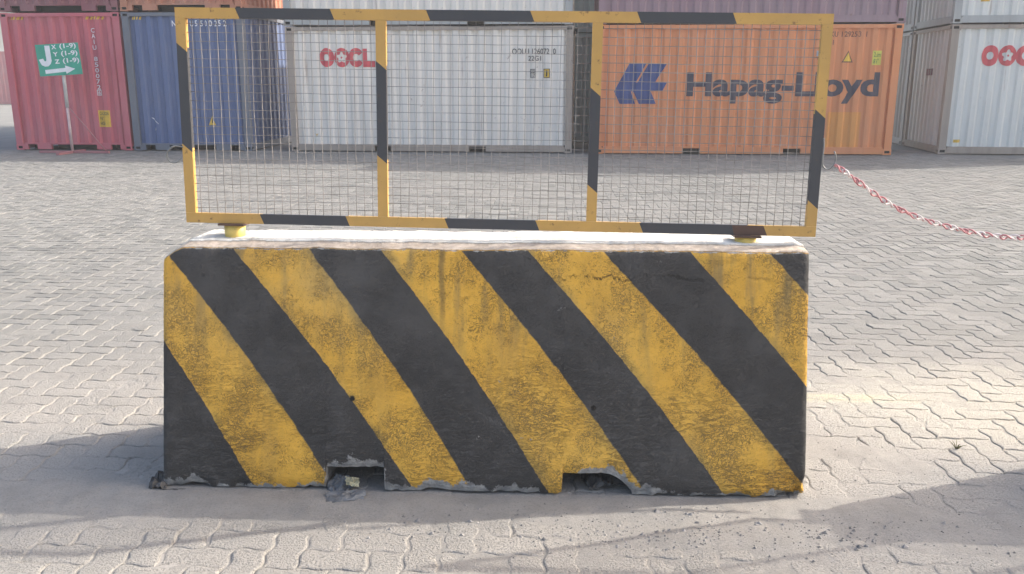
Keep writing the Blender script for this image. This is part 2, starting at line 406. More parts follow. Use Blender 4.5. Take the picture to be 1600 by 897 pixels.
def hidden(X, Y):
    u, v, d = project(X, Y)
    inside = -30 < u < 1630 and v < 930
    behind = 256 < u < 1266 and 375 < v < 765
    return (not inside) or behind
rank = sorted([s for s in spots if not hidden(s[0], s[1])], key=lambda s: s[1])
near_set = set(rank[:300])
FV, FF, FT = [], [], []; base = 0
for s in spots:
    X, Y, o = s
    tint = random.random()
    if s in near_set:
        V, F = paver_mesh_data(X, Y, o, False)
        V[:, 0] -= X; V[:, 1] -= Y
        me = bpy.data.meshes.new('paver'); me.from_pydata(V.tolist(), [], F); me.update()
        a = me.attributes.new('tint', 'FLOAT', 'POINT'); a.data.foreach_set('value', np.full(len(V), tint, np.float32))
        ob = link('paver', me, M['paver'], ground); ob.location = (X, Y, 0)
    else:
        far = Y > 7.5
        V, F = paver_mesh_data(X, Y, o, far)
        FV.append(V); FF.extend([tuple(i + base for i in f) for f in F]); FT.append(np.full(len(V), tint, np.float32)); base += len(V)
V = np.concatenate(FV); me = bpy.data.meshes.new('paver_field'); me.from_pydata(V.tolist(), [], FF); me.update()
a = me.attributes.new('tint', 'FLOAT', 'POINT'); a.data.foreach_set('value', np.concatenate(FT))
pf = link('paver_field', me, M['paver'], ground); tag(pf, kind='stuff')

# sand in the joints, drifting over the paving in front of the barrier
def sand_h(x, y):
    n = noise.fractal(Vector((x * 3.1, y * 3.1, 0.3)), 1.0, 2.0, 4)
    f = noise.fractal(Vector((x * 17, y * 17, 4.3)), 1.0, 2.0, 3)
    g = noise.noise(Vector((x * 61, y * 61, 2.2)))
    h = -0.0042 + 0.0036 * n + 0.0017 * f + 0.0009 * g
    line = 2.82 - 0.045 * x
    drift = math.exp(-((y - line) / 0.115) ** 2) * (1.0 if x < 1.15 else math.exp(-((x - 1.15) / 0.5) ** 2))
    h += drift * (0.0125 + 0.004 * n)
    d2 = math.exp(-((y - 2.63 + 0.03 * x) / 0.09) ** 2) * math.exp(-((x - 0.9) / 0.9) ** 2)
    h += d2 * (0.008 + 0.006 * n)
    d3 = math.exp(-(((x - 1.35) / 0.22) ** 2 + ((y - 3.15) / 0.35) ** 2)); h += d3 * (0.006 + 0.006 * n)
    return h
nx, ny = 540, 300; xs = np.linspace(-4.2, 4.2, nx); ys = np.linspace(1.9, 6.6, ny)
SV = [(x, y, sand_h(x, y)) for y in ys for x in xs]
SF = [(j * nx + i, j * nx + i + 1, (j + 1) * nx + i + 1, (j + 1) * nx + i) for j in range(ny - 1) for i in range(nx - 1)]
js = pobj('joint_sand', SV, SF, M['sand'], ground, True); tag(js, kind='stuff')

# loose grit in front of the barrier
gv, gf = [], []
def stone(x, y, r):
    b = len(gv); zc = max(sand_h(x, y), 0.0) + r * 0.30
    for k in range(6):
        a = k * math.pi / 3 + random.uniform(-.3, .3); q = r * random.uniform(0.7, 1.25)
        gv.append((x + q * math.cos(a), y + q * math.sin(a) * 0.8, zc - r * random.uniform(0.1, 0.5)))
    gv.append((x + random.uniform(-.3, .3) * r, y, zc + r * random.uniform(0.35, 0.7))); gv.append((x, y, zc - r * 0.7))
    for k in range(6):
        gf.append((b + k, b + (k + 1) % 6, b + 6)); gf.append((b + (k + 1) % 6, b + k, b + 7))
for _ in range(1100):
    x = random.gauss(0.55, 0.55); y = 2.665 - 0.04 * x + random.gauss(0, 0.075)
    if -0.7 < x < 2.2: stone(x, y, min(0.012, random.lognormvariate(-5.9, 0.55)))
for _ in range(260):
    x = random.uniform(1.15, 1.75); y = 3.1 + random.gauss(0, 0.28); stone(x, y, min(0.007, random.lognormvariate(-6.2, 0.5)))
for _ in range(420):
    y = random.uniform(2.25, 5.5); x = random.uniform(-0.62, 0.62) * y * 1.02
    if not (-1.4 < x < 1.2 and 2.85 < y < 3.75): stone(x, y, min(0.006, random.lognormvariate(-6.3, 0.5)))
gr = pobj('grit', gv, gf, M['gravel'])
tag(gr, 'loose grit and small stones scattered on the paving beside the barrier', 'grit', kind='stuff')

# ------------------------------------------------------------------ concrete barrier
BL, BH = 1.2, 0.885
EDGES_T = [-340.0, -220.0, -106.0, 0.0, 113.0, 233.0, 348.0, 473.0, 578.0, 693.0, 828.0, 948.0, 1066.0, 1180.0]      # px along the top edge from the left end
EDGES_B = [q + 20 for q in (-150.0, -45.0, 131.0, 260.0, 385.0, 475.0, 595.0, 748.0, 870.0, 1003.0, 1125.0, 1245.0, 1365.0, 1480.0)]
def stripe_val(x, z):
    tt = min(1.0, max(0.0, z / 0.886)); u = (x + BL) / 2.4 * 1008.0
    bend = 10.0 * math.sin(math.pi * tt)
    E = [b + (a - b) * tt + bend for a, b in zip(EDGES_T, EDGES_B)]
    if u <= E[0]: return 0.0
    for i in range(len(E) - 1):
        if u < E[i + 1]: return i + (u - E[i]) / (E[i + 1] - E[i])
    return len(E) - 0.5
def fbm(x, y, z, o=3): return noise.fractal(Vector((x, y, z)), 1.0, 2.0, o)
POCK = [(-BL + 0.622, -BL + 0.842), (-BL + 1.508, -BL + 1.765)]
def bottom_z(x):
    rag = max(0.0, fbm(x * 9, 3.1, 0.2)) * 0.018 + 0.004 * fbm(x * 40, 1.0, 5.0) + 0.006
    for k, (a, b) in enumerate(POCK):
        if a < x < b:
            top = 0.088 + 0.004 * fbm(x * 20, 9.0, 1.0)
            if k == 1: top = 0.080 - max(0.0, (x - (b - 0.085)) / 0.085) ** 1.5 * 0.062
            return max(top, 0.012)
    return max(0.0, rag)
def make_barrier_mesh():
    st = list(np.linspace(-BL, BL, 241))
    for a, b in POCK: st += [a - 0.002, a + 0.002, b - 0.002, b + 0.002, a + 0.02, b - 0.02]
    st += [-BL + 0.004, BL - 0.004]
    st = sorted(st)
    NF, NTOP, NB, NBOT = 62, 12, 14, 8
    rings, zone, bare, strp = [], [], [], []
    for x in st:
        zb = bottom_z(x); ring = []
        du = x + BL; dv = BL - x
        drop = 0.045 * max(0.0, 1 - du / 0.085) ** 1.6 + 0.006 * max(0.0, 1 - dv / 0.03)
        ht = 0.886 - drop + 0.0035 * fbm(x * 7, 0.5, 2.0) + 0.002 * fbm(x * 60, 0.1, 1.0)
        # front face, from the foot upward
        for i in range(NF):
            s = i / (NF - 1); z = zb + (ht - zb) * s
            y = -0.362 + 0.195 * (z / 0.886)
            rough = 0.0028 * fbm(x * 6, z * 6, 0.0) + 0.0018 * fbm(x * 34, z * 34, 3.0)
            ch = max(0.0, 1 - (z - zb) / 0.05); y += ch * ch * (0.010 + 0.022 * max(0.0, fbm(x * 13, z * 9, 7.7)))
            tch = max(0.0, 1 - (ht - z) / 0.022); y += tch * tch * (0.002 + 0.008 * max(0, fbm(x * 16, 2.2, 7.7)))
            y += rough
            cor = max(0.0, 1 - math.hypot(dv / 0.19, z / 0.10)); y += cor * (0.040 + 0.045 * fbm(x * 38, z * 38, 1.0))
            ec = max(0.0, 1 - min(du, dv) / 0.016); y += ec * ec * 0.007
            wob_ = 0.5 + 0.9 * fbm(x * 4.3, 6.6, 2.0) + 0.5 * fbm(x * 21, 1.6, 2.0)
            b = max(0.0, 1 - (z - zb) / (0.035 + 0.05 * max(0.0, wob_))) * min(1.1, max(0.25, 0.62 + 0.6 * wob_))
            b = max(b, 0.72 * max(0.0, 1 - (ht - z) / 0.012))
            for pa, pb in POCK:
                dd = min(abs(x - pa), abs(x - pb))
                if z < 0.10: b = max(b, 0.8 * max(0.0, 1 - dd / 0.03) * (0.45 if x > 0.2 else 1.0))
            ring.append((x, y, z)); zone.append(0.0); bare.append(b); strp.append(stripe_val(x, z))
        # top: a bare ledge along the front, then a paler mortar pad
        edge = -0.092 + 0.010 * fbm(x * 2.2, 8.8, 1.1) + 0.004 * fbm(x * 18, 1.8, 1.1)
        pad_h = 0.008 if du > 0.07 else 0.002
        prof = [(-0.155, ht + 0.007, 0.5), (-0.125, ht + 0.010, 0.5), (edge - 0.012, ht + 0.012, 0.5), (edge, ht + 0.013, 0.5), (edge + 0.003, ht + 0.013 + pad_h * 0.7, 1.0),
                (edge + 0.014, ht + 0.013 + pad_h, 1.0), (0.0, ht + 0.014 + pad_h, 1.0), (0.06, ht + 0.014 + pad_h, 1.0), (0.11, ht + 0.013 + pad_h, 1.0), (0.145, ht + 0.010 + pad_h, 1.0), (0.162, ht + 0.005, 1.0), (0.168, ht - 0.01, 0.5)]
        for y, z, q in prof:
            wv = 0.0012 * fbm(x * 16, y * 24, 5.0)
            if 0.13 < y: y += 0.010 * fbm(x * 9, 4.4, 0.9)
            ring.append((x, y, z + wv - drop * (0.5 if y > -0.05 else 0.0))); zone.append(q if du > 0.02 else 0.5); bare.append(0.0); strp.append(0.0)
        for i in range(1, NB):
            s = i / (NB - 1); z = ht - 0.02 + (zb - ht + 0.02) * s
            ring.append((x, 0.172 + 0.19 * s + 0.002 * fbm(x * 6, z * 6, 9.0), z)); zone.append(0.0); bare.append(0.5 if s > 0.95 else 0.0); strp.append(stripe_val(-x, z))
        for i in range(1, NBOT):
            s = i / NBOT; y0 = ring[-1][1] if i == 1 else y0
            ring.append((x, 0.362 - 0.70 * s, zb + 0.001)); zone.append(0.0); bare.append(1.4); strp.append(0.0)
        rings.append(ring)
    n = len(rings[0]); V = [p for r in rings for p in r]; F = []
    for i in range(len(rings) - 1):
        for k in range(n):
            F.append((i * n + k, (i + 1) * n + k, (i + 1) * n + (k + 1) % n, i * n + (k + 1) % n))
    F.append(tuple(range(n))); L = (len(rings) - 1) * n; F.append(tuple(L + k for k in range(n))[::-1])
    me = bpy.data.meshes.new('concrete_barrier'); me.from_pydata(V, [], F); me.update()
    for nm, arr in (('zone', zone), ('bare', bare), ('stripe', strp)):
        a = me.attributes.new(nm, 'FLOAT', 'POINT'); a.data.foreach_set('value', np.array(arr, np.float32))
    bm = bmesh.new(); bm.from_mesh(me); bmesh.ops.recalc_face_normals(bm, faces=bm.faces)
    for f in bm.faces: f.smooth = len(f.verts) == 4
    for e in bm.edges:
        if len(e.link_faces) == 2 and e.calc_face_angle(0) > R(42): e.smooth = False
    bm.to_mesh(me); bm.free(); me.materials.append(M['barrier'])
    return me
bar_me = make_barrier_mesh()
barrier = bpy.data.objects.new('concrete_barrier', bar_me); COL.objects.link(barrier)
barrier.location = (-0.107, 3.287, 0.0); barrier.rotation_euler = (0, 0, R(-2.41))
tag(barrier, 'chipped concrete barrier with diagonal black and yellow stripes under a wire mesh panel', 'barrier', 'striped barriers')
barrier2 = bpy.data.objects.new('concrete_barrier', bar_me); COL.objects.link(barrier2)
barrier2.scale = (1, 0.6, 1); barrier2.location = (3.56, 2.98, 0.0); barrier2.rotation_euler = (0, 0, R(-3.6))
tag(barrier2, 'next striped concrete barrier in line, past the hanging red and white chain', 'barrier', 'striped barriers')

# ------------------------------------------------------------------ mesh panel
PW, PH, BW, BT = 2.41, 0.803, 0.038, 0.004
def dashed(name, horizontal, p, lo, hi, breaks, first_yellow, flange, parent):
    """bar of angle iron in dashes of yellow and black; p = its offset across, breaks along it"""
    bm = bmesh.new(); ends = [lo] + list(breaks) + [hi]; yel = first_yellow; sl = 0.016
    for i in range(len(ends) - 1):
        a, b = ends[i], ends[i + 1]; sa = sl if i > 0 else 0; sb = sl if i < len(ends) - 2 else 0
        mi = 0 if yel else 1; yel = not yel
        if horizontal:
            z0, z1 = p, p + BW
            prism(bm, [(a + sa / 2, z0), (b + sb / 2, z0), (b - sb / 2, z1), (a - sa / 2, z1)], -BT, 0, mi)
            fz = z1 - BT if flange > 0 else z0
            prism(bm, [(a, fz), (b, fz), (b, fz + BT), (a, fz + BT)], 0.0, 0.018, mi)
        else:
            x0, x1 = p, p + BW
            prism(bm, [(x0, a + sa), (x1, a - sa), (x1, b - sb), (x0, b + sb)], -BT, 0, mi)
            fx = x1 - BT if flange > 0 else x0
            prism(bm, [(fx, a), (fx + BT, a), (fx + BT, b), (fx, b)], 0.0, 0.018, mi)
    return bobj(name, bm, [M['bar_yellow'], M['bar_black']], parent)
def fr(px, a, b, L): return [(q - a) / (b - a) * L for q in px]
def make_panel(label):
    root = empty('mesh_fence_panel')
    tag(root, label, 'fence panel', 'mesh panels on the barriers')
    br_ = dashed('bottom_rail', True, 0.0, 0, PW, fr([413, 550, 706, 848, 1008, 1172], 291, 1273, PW), True, 1, root)
    bm = bmesh.new(); a_, b_ = fr([1150, 1196], 291, 1273, PW); prism(bm, [(a_, 0.001), (b_ + 0.01, 0.001), (b_ - 0.006, BW - 0.001), (a_ - 0.01, BW - 0.001)], -BT - 0.0012, -BT + 0.001)
    bobj('rust_patch', bm, M['bar_rust'], br_)
    dashed('top_rail', True, PH - BW, 0, PW, fr([378, 530, 682, 845, 1010, 1156], 277, 1305, PW), True, -1, root)
    e = 0.0005
    dashed('post', False, 0.0, BW + e, PH - BW - e, fr([228, 72], 348, 12, PH), True, 1, root)
    dashed('post', False, PW - BW, BW + e, PH - BW - e, fr([318, 172], 371, 17, PH), True, -1, root)
    m1 = (606 - 291) / 982 * PW - BW / 2; m2 = (931 - 291) / 982 * PW - BW / 2
    dashed('post', False, m1, BW + e, PH - BW - e, fr([244, 98], 352, 14, PH), True, 1, root)
    dashed('post', False, m2, BW + e, PH - BW - e, fr([288, 137], 357, 16, PH), True, -1, root)
    bays = [(BW, m1), (m1 + BW, m2), (m2 + BW, PW - BW)]
    for a, b in bays:
        bm = bmesh.new(); a2, b2 = a - 0.012, b + 0.012; n = int(round((b2 - a2) / 0.0318)); sp = (b2 - a2) / n
        for i in range(1, n):
            x = a2 + i * sp + random.gauss(0, 0.0008)
            tube(bm, [(x + random.gauss(0, 0.0006), 0.0065 + (0.0009 if (k + i) % 2 else -0.0009), z) for k, z in enumerate(np.linspace(BW - 0.012, PH - BW + 0.012, 12))], 0.0014, 4)
        m = int(round((PH - 2 * BW + 0.024) / 0.0318))
        for j in range(1, m):
            z = BW - 0.012 + j * (PH - 2 * BW + 0.024) / m + random.gauss(0, 0.0008)
            tube(bm, [(x, 0.0085 + (0.0009 if (k + j) % 2 else -0.0009), z + random.gauss(0, 0.0006)) for k, x in enumerate(np.linspace(a2, b2, 12))], 0.0014, 4)
        w = bobj('wire_mesh', bm, M['wire'], root); tag(w, kind='stuff')
    for k, xs_ in enumerate(((365 - 291) / 982 * PW, (1170 - 291) / 982 * PW)):
        bm = bmesh.new(); low = -0.078 if k == 0 else -0.052
        tube(bm, [(xs_, 0.022, low), (xs_, 0.022, -0.006)], [0.037, 0.041], 20)
        st = bobj('stub_post', bm, M['stub'], root)
        bm = bmesh.new(); box(bm, xs_ - 0.05, xs_ + 0.05, -0.024, 0.07, -0.0075, -0.0008)
        bobj('flange_plate', bm, M['bar_rust'], st)
    return root
def orient(o, BLc, ux, vz, shift):
    u = Vector(ux).normalized(); v = Vector(vz); v = (v - u * v.dot(u)).normalized(); w = v.cross(u)
    m = Matrix((u, w, v)).transposed().to_4x4(); m.translation = Vector(BLc) + u * shift[0] + v * shift[1]
    o.matrix_world = m
panel = make_panel('black and yellow frame with three bays of square wire mesh, above the chipped striped barrier')
orient(panel, (-1.268, 3.312, 0.962), (2.407, -0.138, -0.033), (0.012, 0.035, 0.803), (0, 0))
bm = bmesh.new()
tube(bm, smooth_pts([(0.004, -0.006, 0.29), (-0.03, -0.010, 0.293), (-0.055, -0.012, 0.272), (-0.058, -0.012, 0.25), (-0.045, -0.012, 0.232), (-0.022, -0.01, 0.232), (-0.002, -0.006, 0.25)]), 0.0028, 8)
bobj('wire_loop', bm, M['steel'], panel)
bm = bmesh.new()
HK = [(0.000, 0.365), (0.003, 0.33), (0.002, 0.29), (0.004, 0.268), (0.014, 0.255), (0.027, 0.252), (0.040, 0.262), (0.048, 0.280), (0.050, 0.298), (0.042, 0.318)]
tube(bm, smooth_pts([(PW + x, -0.004, z) for x, z in HK]), 0.0026, 8)
bobj('wire_hook', bm, M['steel'], panel)
panel2 = make_panel('black and yellow wire mesh panel standing past the far end of the hanging chain')
orient(panel2, (2.285, 3.12, 0.955), (math.cos(R(-3.6)), math.sin(R(-3.6)), 0), (0.0, 0.03, 0.803), (0, 0))

# ------------------------------------------------------------------ chain
chain = empty('barrier_chain', (1.2, 3.165, 1.19))
tag(chain, 'red and white plastic link chain sagging from the mesh panel hook', 'chain')
ctrl = [(1.186, 1.198), (1.433, 1.037), (1.681, 0.956), (1.925, 0.928), (2.29, 0.975)]
def hermite(t):
    n = len(ctrl); i = min(int(t), n - 2); s = t - i
    p = lambda k: np.array(ctrl[max(0, min(n - 1, k))], float)
    m0 = (p(i + 1) - p(i - 1)) / 2; m1 = (p(i + 2) - p(i)) / 2
    if i == 0: m0 = (p(1) - p(0)) * 1.15
    return (2 * s**3 - 3 * s**2 + 1) * p(i) + (s**3 - 2 * s**2 + s) * m0 + (-2 * s**3 + 3 * s**2) * p(i + 1) + (s**3 - s**2) * m1
path = [hermite(t) for t in np.linspace(0, len(ctrl) - 1, 600)]
acc = [0.0]
for i in range(1, len(path)): acc.append(acc[-1] + float(np.linalg.norm(path[i] - path[i - 1])))
def along(s):
    i = min(max(int(np.searchsorted(acc, s)), 1), len(path) - 1); f = (s - acc[i - 1]) / max(1e-9, acc[i] - acc[i - 1])
    return path[i - 1] + (path[i] - path[i - 1]) * f
LL, LW, LR = 0.044, 0.0090, 0.0033
cols = 'RWRRWRRWRRRWRWRWRRWRWRWRRWRWRWRRWRWR'
s = 0.0; k = 0; pitch = 0.0335
while s + LL < acc[-1]:
    a = along(s); b = along(s + LL); c = (a + b) / 2; ang = math.atan2(b[1] - a[1], b[0] - a[0])
    pts = []
    for q in range(26):
        t = 2 * math.pi * q / 26; lx = LL / 2 * math.cos(t); w = LW * math.sin(t)
        tw = lx / LL * R(165); pts.append((lx, w * math.cos(tw), w * math.sin(tw)))
    rm = Matrix.Rotation(-ang, 3, 'Y') @ Matrix.Rotation((R(90) if k % 2 else 0) + random.gauss(0.6, 0.25), 3, 'X')
    bm = bmesh.new(); tube(bm, [rm @ Vector(p) for p in pts], LR, 7, True)
    o = bobj('link', bm, M['chain_red'] if cols[k % len(cols)] == 'R' else M['chain_white'], chain)
    o.location = (c[0] - 1.2, random.gauss(0, 0.001), c[1] - 1.19)
    s += pitch; k += 1

# ------------------------------------------------------------------ containers
def corr_breaks(a, b, pitch, depth):
    n = max(1, int(round((b - a) / pitch))); p = (b - a) / n; out = []
    for i in range(n):
        x = a + i * p
        out += [(x, depth), (x + 0.30 * p, depth), (x + 0.45 * p, 0.0), (x + 0.80 * p, 0.0), (x + 0.95 * p, depth)]
    out.append((b, depth)); return out
def prof_at(br, x):
    for (x0, d0), (x1, d1) in zip(br, br[1:]):
        if x0 <= x <= x1: return d0 + (d1 - d0) * (x - x0) / max(1e-9, x1 - x0)
    return 0.0
class Container:
    """box sx wide towards the yard, sy deep, h high; origin at the front left bottom corner, front face on -y"""
    def __init__(s, label, cat, sx, sy, h, mat, loc, yaw, frame=None, tunnel=False, pockets=True, group='stacked shipping containers'):
        s.sx, s.sy, s.h = sx, sy, h; s.mat = mat; s.root = empty('shipping_container', loc, R(-yaw)); fm = frame or mat; s.fm = fm
        tag(s.root, label, cat, group)
        pw, ch, cw = 0.15, 0.118, 0.17
        r = s.root
        for (x, y) in ((0, 0), (sx, 0), (0, sy), (sx, sy)):
            bm = bmesh.new(); x0 = 0.006 if x == 0 else sx - pw; y0 = 0.006 if y == 0 else sy - pw
            box(bm, x0, x0 + pw - 0.006, y0, y0 + pw - 0.006, ch, h - ch); bobj('corner_post', bm, fm, r)
            for z in (0, h - ch):
                bm = bmesh.new(); X0 = 0 if x == 0 else sx - cw; Y0 = 0 if y == 0 else sy - cw
                zz = z + (0.004 if z == 0 else -0.0)
                box(bm, X0, X0 + cw, Y0, Y0 + cw, zz, zz + ch - 0.004)
                fs = [f for f in bm.faces if abs(f.calc_center_median().y - (0 if y == 0 else sy)) < 1e-4 or abs(f.calc_center_median().x - (0 if x == 0 else sx)) < 1e-4]
                bm.normal_update(); res = bmesh.ops.inset_individual(bm, faces=fs, thickness=0.043)
                for f in fs:
                    f.normal_update(); c0 = f.calc_center_median(); inn = Vector((X0 + cw / 2, Y0 + cw / 2, zz + ch / 2)) - c0
                    nn = f.normal if f.normal.dot(inn) > 0 else -f.normal
                    e = bmesh.ops.extrude_discrete_faces(bm, faces=[f])
                    for g in e['faces']:
                        g.material_index = 1
                        for v in g.verts: v.co += nn * 0.03
                bobj('corner_casting', bm, [fm, M['inside']], r)
        tr = 0.09; brh = 0.16; rec = 0.03
        s.z0, s.z1 = brh, h - tr; s.pw = pw
        long_side = sx > 4
        def rail(nm, front, top):
            bm = bmesh.new(); y0 = rec * 0.3 if front else sy - rec * 0.3 - 0.07
            if top: box(bm, cw, sx - cw, y0, y0 + 0.07, h - tr + 0.005, h - 0.012)
            else:
                holes = []
                if long_side and pockets: holes = [(sx / 2 - 1.025 - 0.18, sx / 2 - 1.025 + 0.18), (sx / 2 + 1.025 - 0.18, sx / 2 + 1.025 + 0.18)]
                elif tunnel: holes = [(0.26, 0.48), (sx / 2 - 0.52, sx / 2 + 0.52), (sx - 0.48, sx - 0.26)]
                x = cw; zr = 0.018
                for a, b in holes:
                    box(bm, x, a, y0, y0 + 0.07, zr, brh - 0.004); x = b
                    box(bm, a, b, y0, y0 + 0.07, 0.125, brh - 0.004)
                    box(bm, a, b, y0 + (0.25 if front else -0.18), y0 + (0.26 if front else -0.17), zr, 0.125, 1)  # near-black sheet standing for the shade inside the opening
                box(bm, x, sx - cw, y0, y0 + 0.07, zr, brh - 0.004)
            bobj(nm, bm, [fm, M['inside']], r)
        for fnt in (True, False):
            rail('top_rail', fnt, True); rail('bottom_rail', fnt, False)
        for left in (True, False):
            x0 = 0.01 if left else sx - 0.08
            bm = bmesh.new(); box(bm, x0, x0 + 0.07, cw, sy - cw, h - tr + 0.005, h - 0.012); bobj('top_rail', bm, fm, r)
            bm = bmesh.new(); box(bm, x0, x0 + 0.07, cw, sy - cw, 0.018, brh - 0.004); bobj('bottom_rail', bm, fm, r)
        pit = 0.275 if long_side else 0.27
        s.front = corr_breaks(pw, sx - pw, pit, 0.036 if long_side else 0.045)
        s.rec = rec
        def panel_(nm, br, place, dent=0.006):
            zs = np.linspace(s.z0 - 0.003, s.z1 + 0.004, 9); V = []; F = []; n = len(br); sd = random.random() * 50
            for z in zs:
                for x, d in br: V.append(place(x, rec + d + dent * fbm(x * 0.9 + sd, z * 0.9, sd), z))
            for j in range(len(zs) - 1):
                for i in range(n - 1): F.append((j * n + i, j * n + i + 1, (j + 1) * n + i + 1, (j + 1) * n + i))
            return pobj(nm, V, F, mat, r)
        panel_('front_panel', s.front, lambda x, d, z: (x, d, z), 0.0035)
        panel_('back_panel', s.front, lambda x, d, z: (sx - x, sy - d, z))
        side = corr_breaks(pw, sy - pw, 0.275 if sy > 4 else 0.24, 0.036)
        s.side = side
        panel_('side_panel', side, lambda x, d, z: (d, sy - x, z))
        panel_('side_panel', side, lambda x, d, z: (sx - d, x, z))
        bm = bmesh.new(); box(bm, 0.05, sx - 0.05, 0.05, sy - 0.05, h - 0.05, h - 0.025); bobj('roof', bm, mat, r)
        bm = bmesh.new(); box(bm, 0.10, sx - 0.10, 0.31, sy - 0.31, 0.11, 0.15); bobj('floor_frame', bm, M['inside'], r)
    def decal(s, name, bm, mat, off=0.004, parent=None):
        """lay a flat shape (x, z) onto the ribbed front so that it follows the ribs"""
        xs_ = [v.co.x for v in bm.verts]; lo, hi = min(xs_), max(xs_)
        for x, d in s.front:
            if lo < x < hi:
                bmesh.ops.bisect_plane(bm, geom=bm.verts[:] + bm.edges[:] + bm.faces[:], plane_co=(x, 0, 0), plane_no=(1, 0, 0))
        for v in bm.verts: v.co.y = s.rec + prof_at(s.front, v.co.x) - off - 0.0045
        return bobj(name, bm, mat, parent or s.root)
def poly_bm(polys):
    bm = bmesh.new()
    for p in polys:
        f = bm.faces.new([bm.verts.new((x, 0, z)) for x, z in p]); f.normal_update()
    bmesh.ops.triangulate(bm, faces=bm.faces)
    return bm
def text_bm(body, x0, x1, z0, z1=None, bold=0.0, vertical=False):
    cu = bpy.data.curves.new('t', 'FONT'); cu.body = body; cu.size = 1.0; cu.offset = bold; cu.resolution_u = 4
    if vertical: cu.space_line = 0.72
    ob = bpy.data.objects.new('t', cu); me = bpy.data.meshes.new_from_object(ob)
    bm = bmesh.new(); bm.from_mesh(me); bpy.data.meshes.remove(me); bpy.data.objects.remove(ob); bpy.data.curves.remove(cu)
    xs_ = [v.co.x for v in bm.verts]; ys_ = [v.co.y for v in bm.verts]
    a, b, c, d = min(xs_), max(xs_), min(ys_), max(ys_); kx = (x1 - x0) / (b - a); kz = kx if z1 is None else (z1 - z0) / (d - c)
    for v in bm.verts: v.co = Vector((x0 + (v.co.x - a) * kx, 0, z0 + (v.co.y - c) * kz))
    bmesh.ops.remove_doubles(bm, verts=bm.verts, dist=1e-5)
    return bm
def rect(x0, x1, z0, z1): return [(x0, z0), (x1, z0), (x1, z1), (x0, z1)]
def frame_polys(x0, x1, z0, z1, w): return [rect(x0, x1, z0, z0 + w), rect(x0, x1, z1 - w, z1), rect(x0, x0 + w, z0 + w, z1 - w), rect(x1 - w, x1, z0 + w, z1 - w)]
def ring_polys(cx, cz, outer, inner, a0=0.0, a1=2 * math.pi, n=48):
    P = []
    for i in range(n):
        t0 = a0 + (a1 - a0) * i / n; t1 = a0 + (a1 - a0) * (i + 1) / n
        o = lambda t: (cx + outer(t)[0], cz + outer(t)[1]); q = lambda t: (cx + inner(t)[0], cz + inner(t)[1])
        P.append([q(t0), o(t0), o(t1), q(t1)])
    return P
def shipping_logo(c, x, z, k=1.0):
    ell = lambda rx, rz: (lambda t: (rx * k * math.cos(t), rz * k * math.sin(t)))
    flower = lambda t: ((0.088 + 0.020 * math.cos(5 * (t - math.pi / 2))) * k * math.cos(t), (0.088 + 0.020 * math.cos(5 * (t - math.pi / 2))) * k * 1.1 * math.sin(t))
    P = ring_polys(x + 0.16 * k, z + 0.195 * k, ell(0.16, 0.195), ell(0.058, 0.072))
    c.decal('logo_letter', poly_bm(P), M['p_red'])
    P = ring_polys(x + 0.485 * k, z + 0.195 * k, ell(0.165, 0.195), flower) + [[(x + 0.485 * k + 0.02 * math.cos(a * 0.785), z + 0.195 * k + 0.022 * math.sin(a * 0.785)) for a in range(8)]]
    c.decal('logo_letter', poly_bm(P), M['p_red'], 0.0045)
    P = ring_polys(x + 0.795 * k, z + 0.195 * k, ell(0.16, 0.195), ell(0.062, 0.075), R(32), R(328))
    c.decal('logo_letter', poly_bm(P), M['p_red'], 0.005)
    c.decal('logo_letter', poly_bm([rect(x + 0.945 * k, x + 1.035 * k, z, z + 0.375 * k), rect(x + 1.035 * k, x + 1.20 * k, z, z + 0.125 * k)]), M['p_red'], 0.0055)

mc = dict(
    red=m_container('container_red', (0.54, 0.13, 0.16), 0.14, 0.45, 0.15), red_dark=m_container('container_dark_red', (0.26, 0.085, 0.10), 0.3, 0.5, 0.25),
    blue=m_container('container_blue', (0.10, 0.145, 0.28), 0.1, 0.35, 0.15), blue_frame=m_container('container_blue_frame', (0.15, 0.165, 0.20), 0.3, 0.4, 0.1),
    orange_top=m_container('container_orange', (0.46, 0.19, 0.11), 0.3, 0.5, 0.25), white=m_container('container_white', (0.79, 0.735, 0.66), 0.8, 0.6, 0.1),
    white_b=m_container('container_white_blueish', (0.70, 0.70, 0.655), 0.75, 0.6, 0.1), orange=m_container('container_salmon', (0.70, 0.265, 0.11), 0.22, 0.5, 0.08),
    purple=m_container('container_purple', (0.30, 0.19, 0.22), 0.35, 0.6, 0.2), teal=m_container('container_teal', (0.20, 0.28, 0.31), 0.2, 0.5, 0.2),
    rusty=m_container('container_rusty_frame', (0.36, 0.30, 0.25), 0.9, 0.8, 0.1), grey=m_container('container_grey_frame', (0.40, 0.41, 0.40), 0.6, 0.6, 0.1),
    pink=m_container('container_pink', (0.55, 0.20, 0.20), 0.1, 0.3, 0.3), brown=m_container('container_brown_frame', (0.33, 0.17, 0.125), 0.6, 0.5, 0.1))
H8, H9 = 2.591, 2.896
Ly = 4.0
u6 = Vector((math.cos(R(Ly)), -math.sin(R(Ly)), 0))
p_red = Vector((-10.93, 19.12, 0.006)); p_blue = p_red + u6 * 2.68
WX = 2.63
c_red = Container('dark pink red high container seen end on, behind the green arrow sign', 'container', WX, 12.19, H9, mc['red'], p_red, Ly, tunnel=True)
c_blue = Container('navy blue high container standing end on beside the red one', 'container', WX, 12.19, H9, mc['blue'], p_blue, Ly, mc['blue_frame'], tunnel=True)
up = Vector((0, 0, H9 + 0.012))
Container('dark red container stacked on top of the pink red end-on one', 'container', WX, 12.19, H9, mc['red_dark'], p_red + up, Ly, tunnel=True)
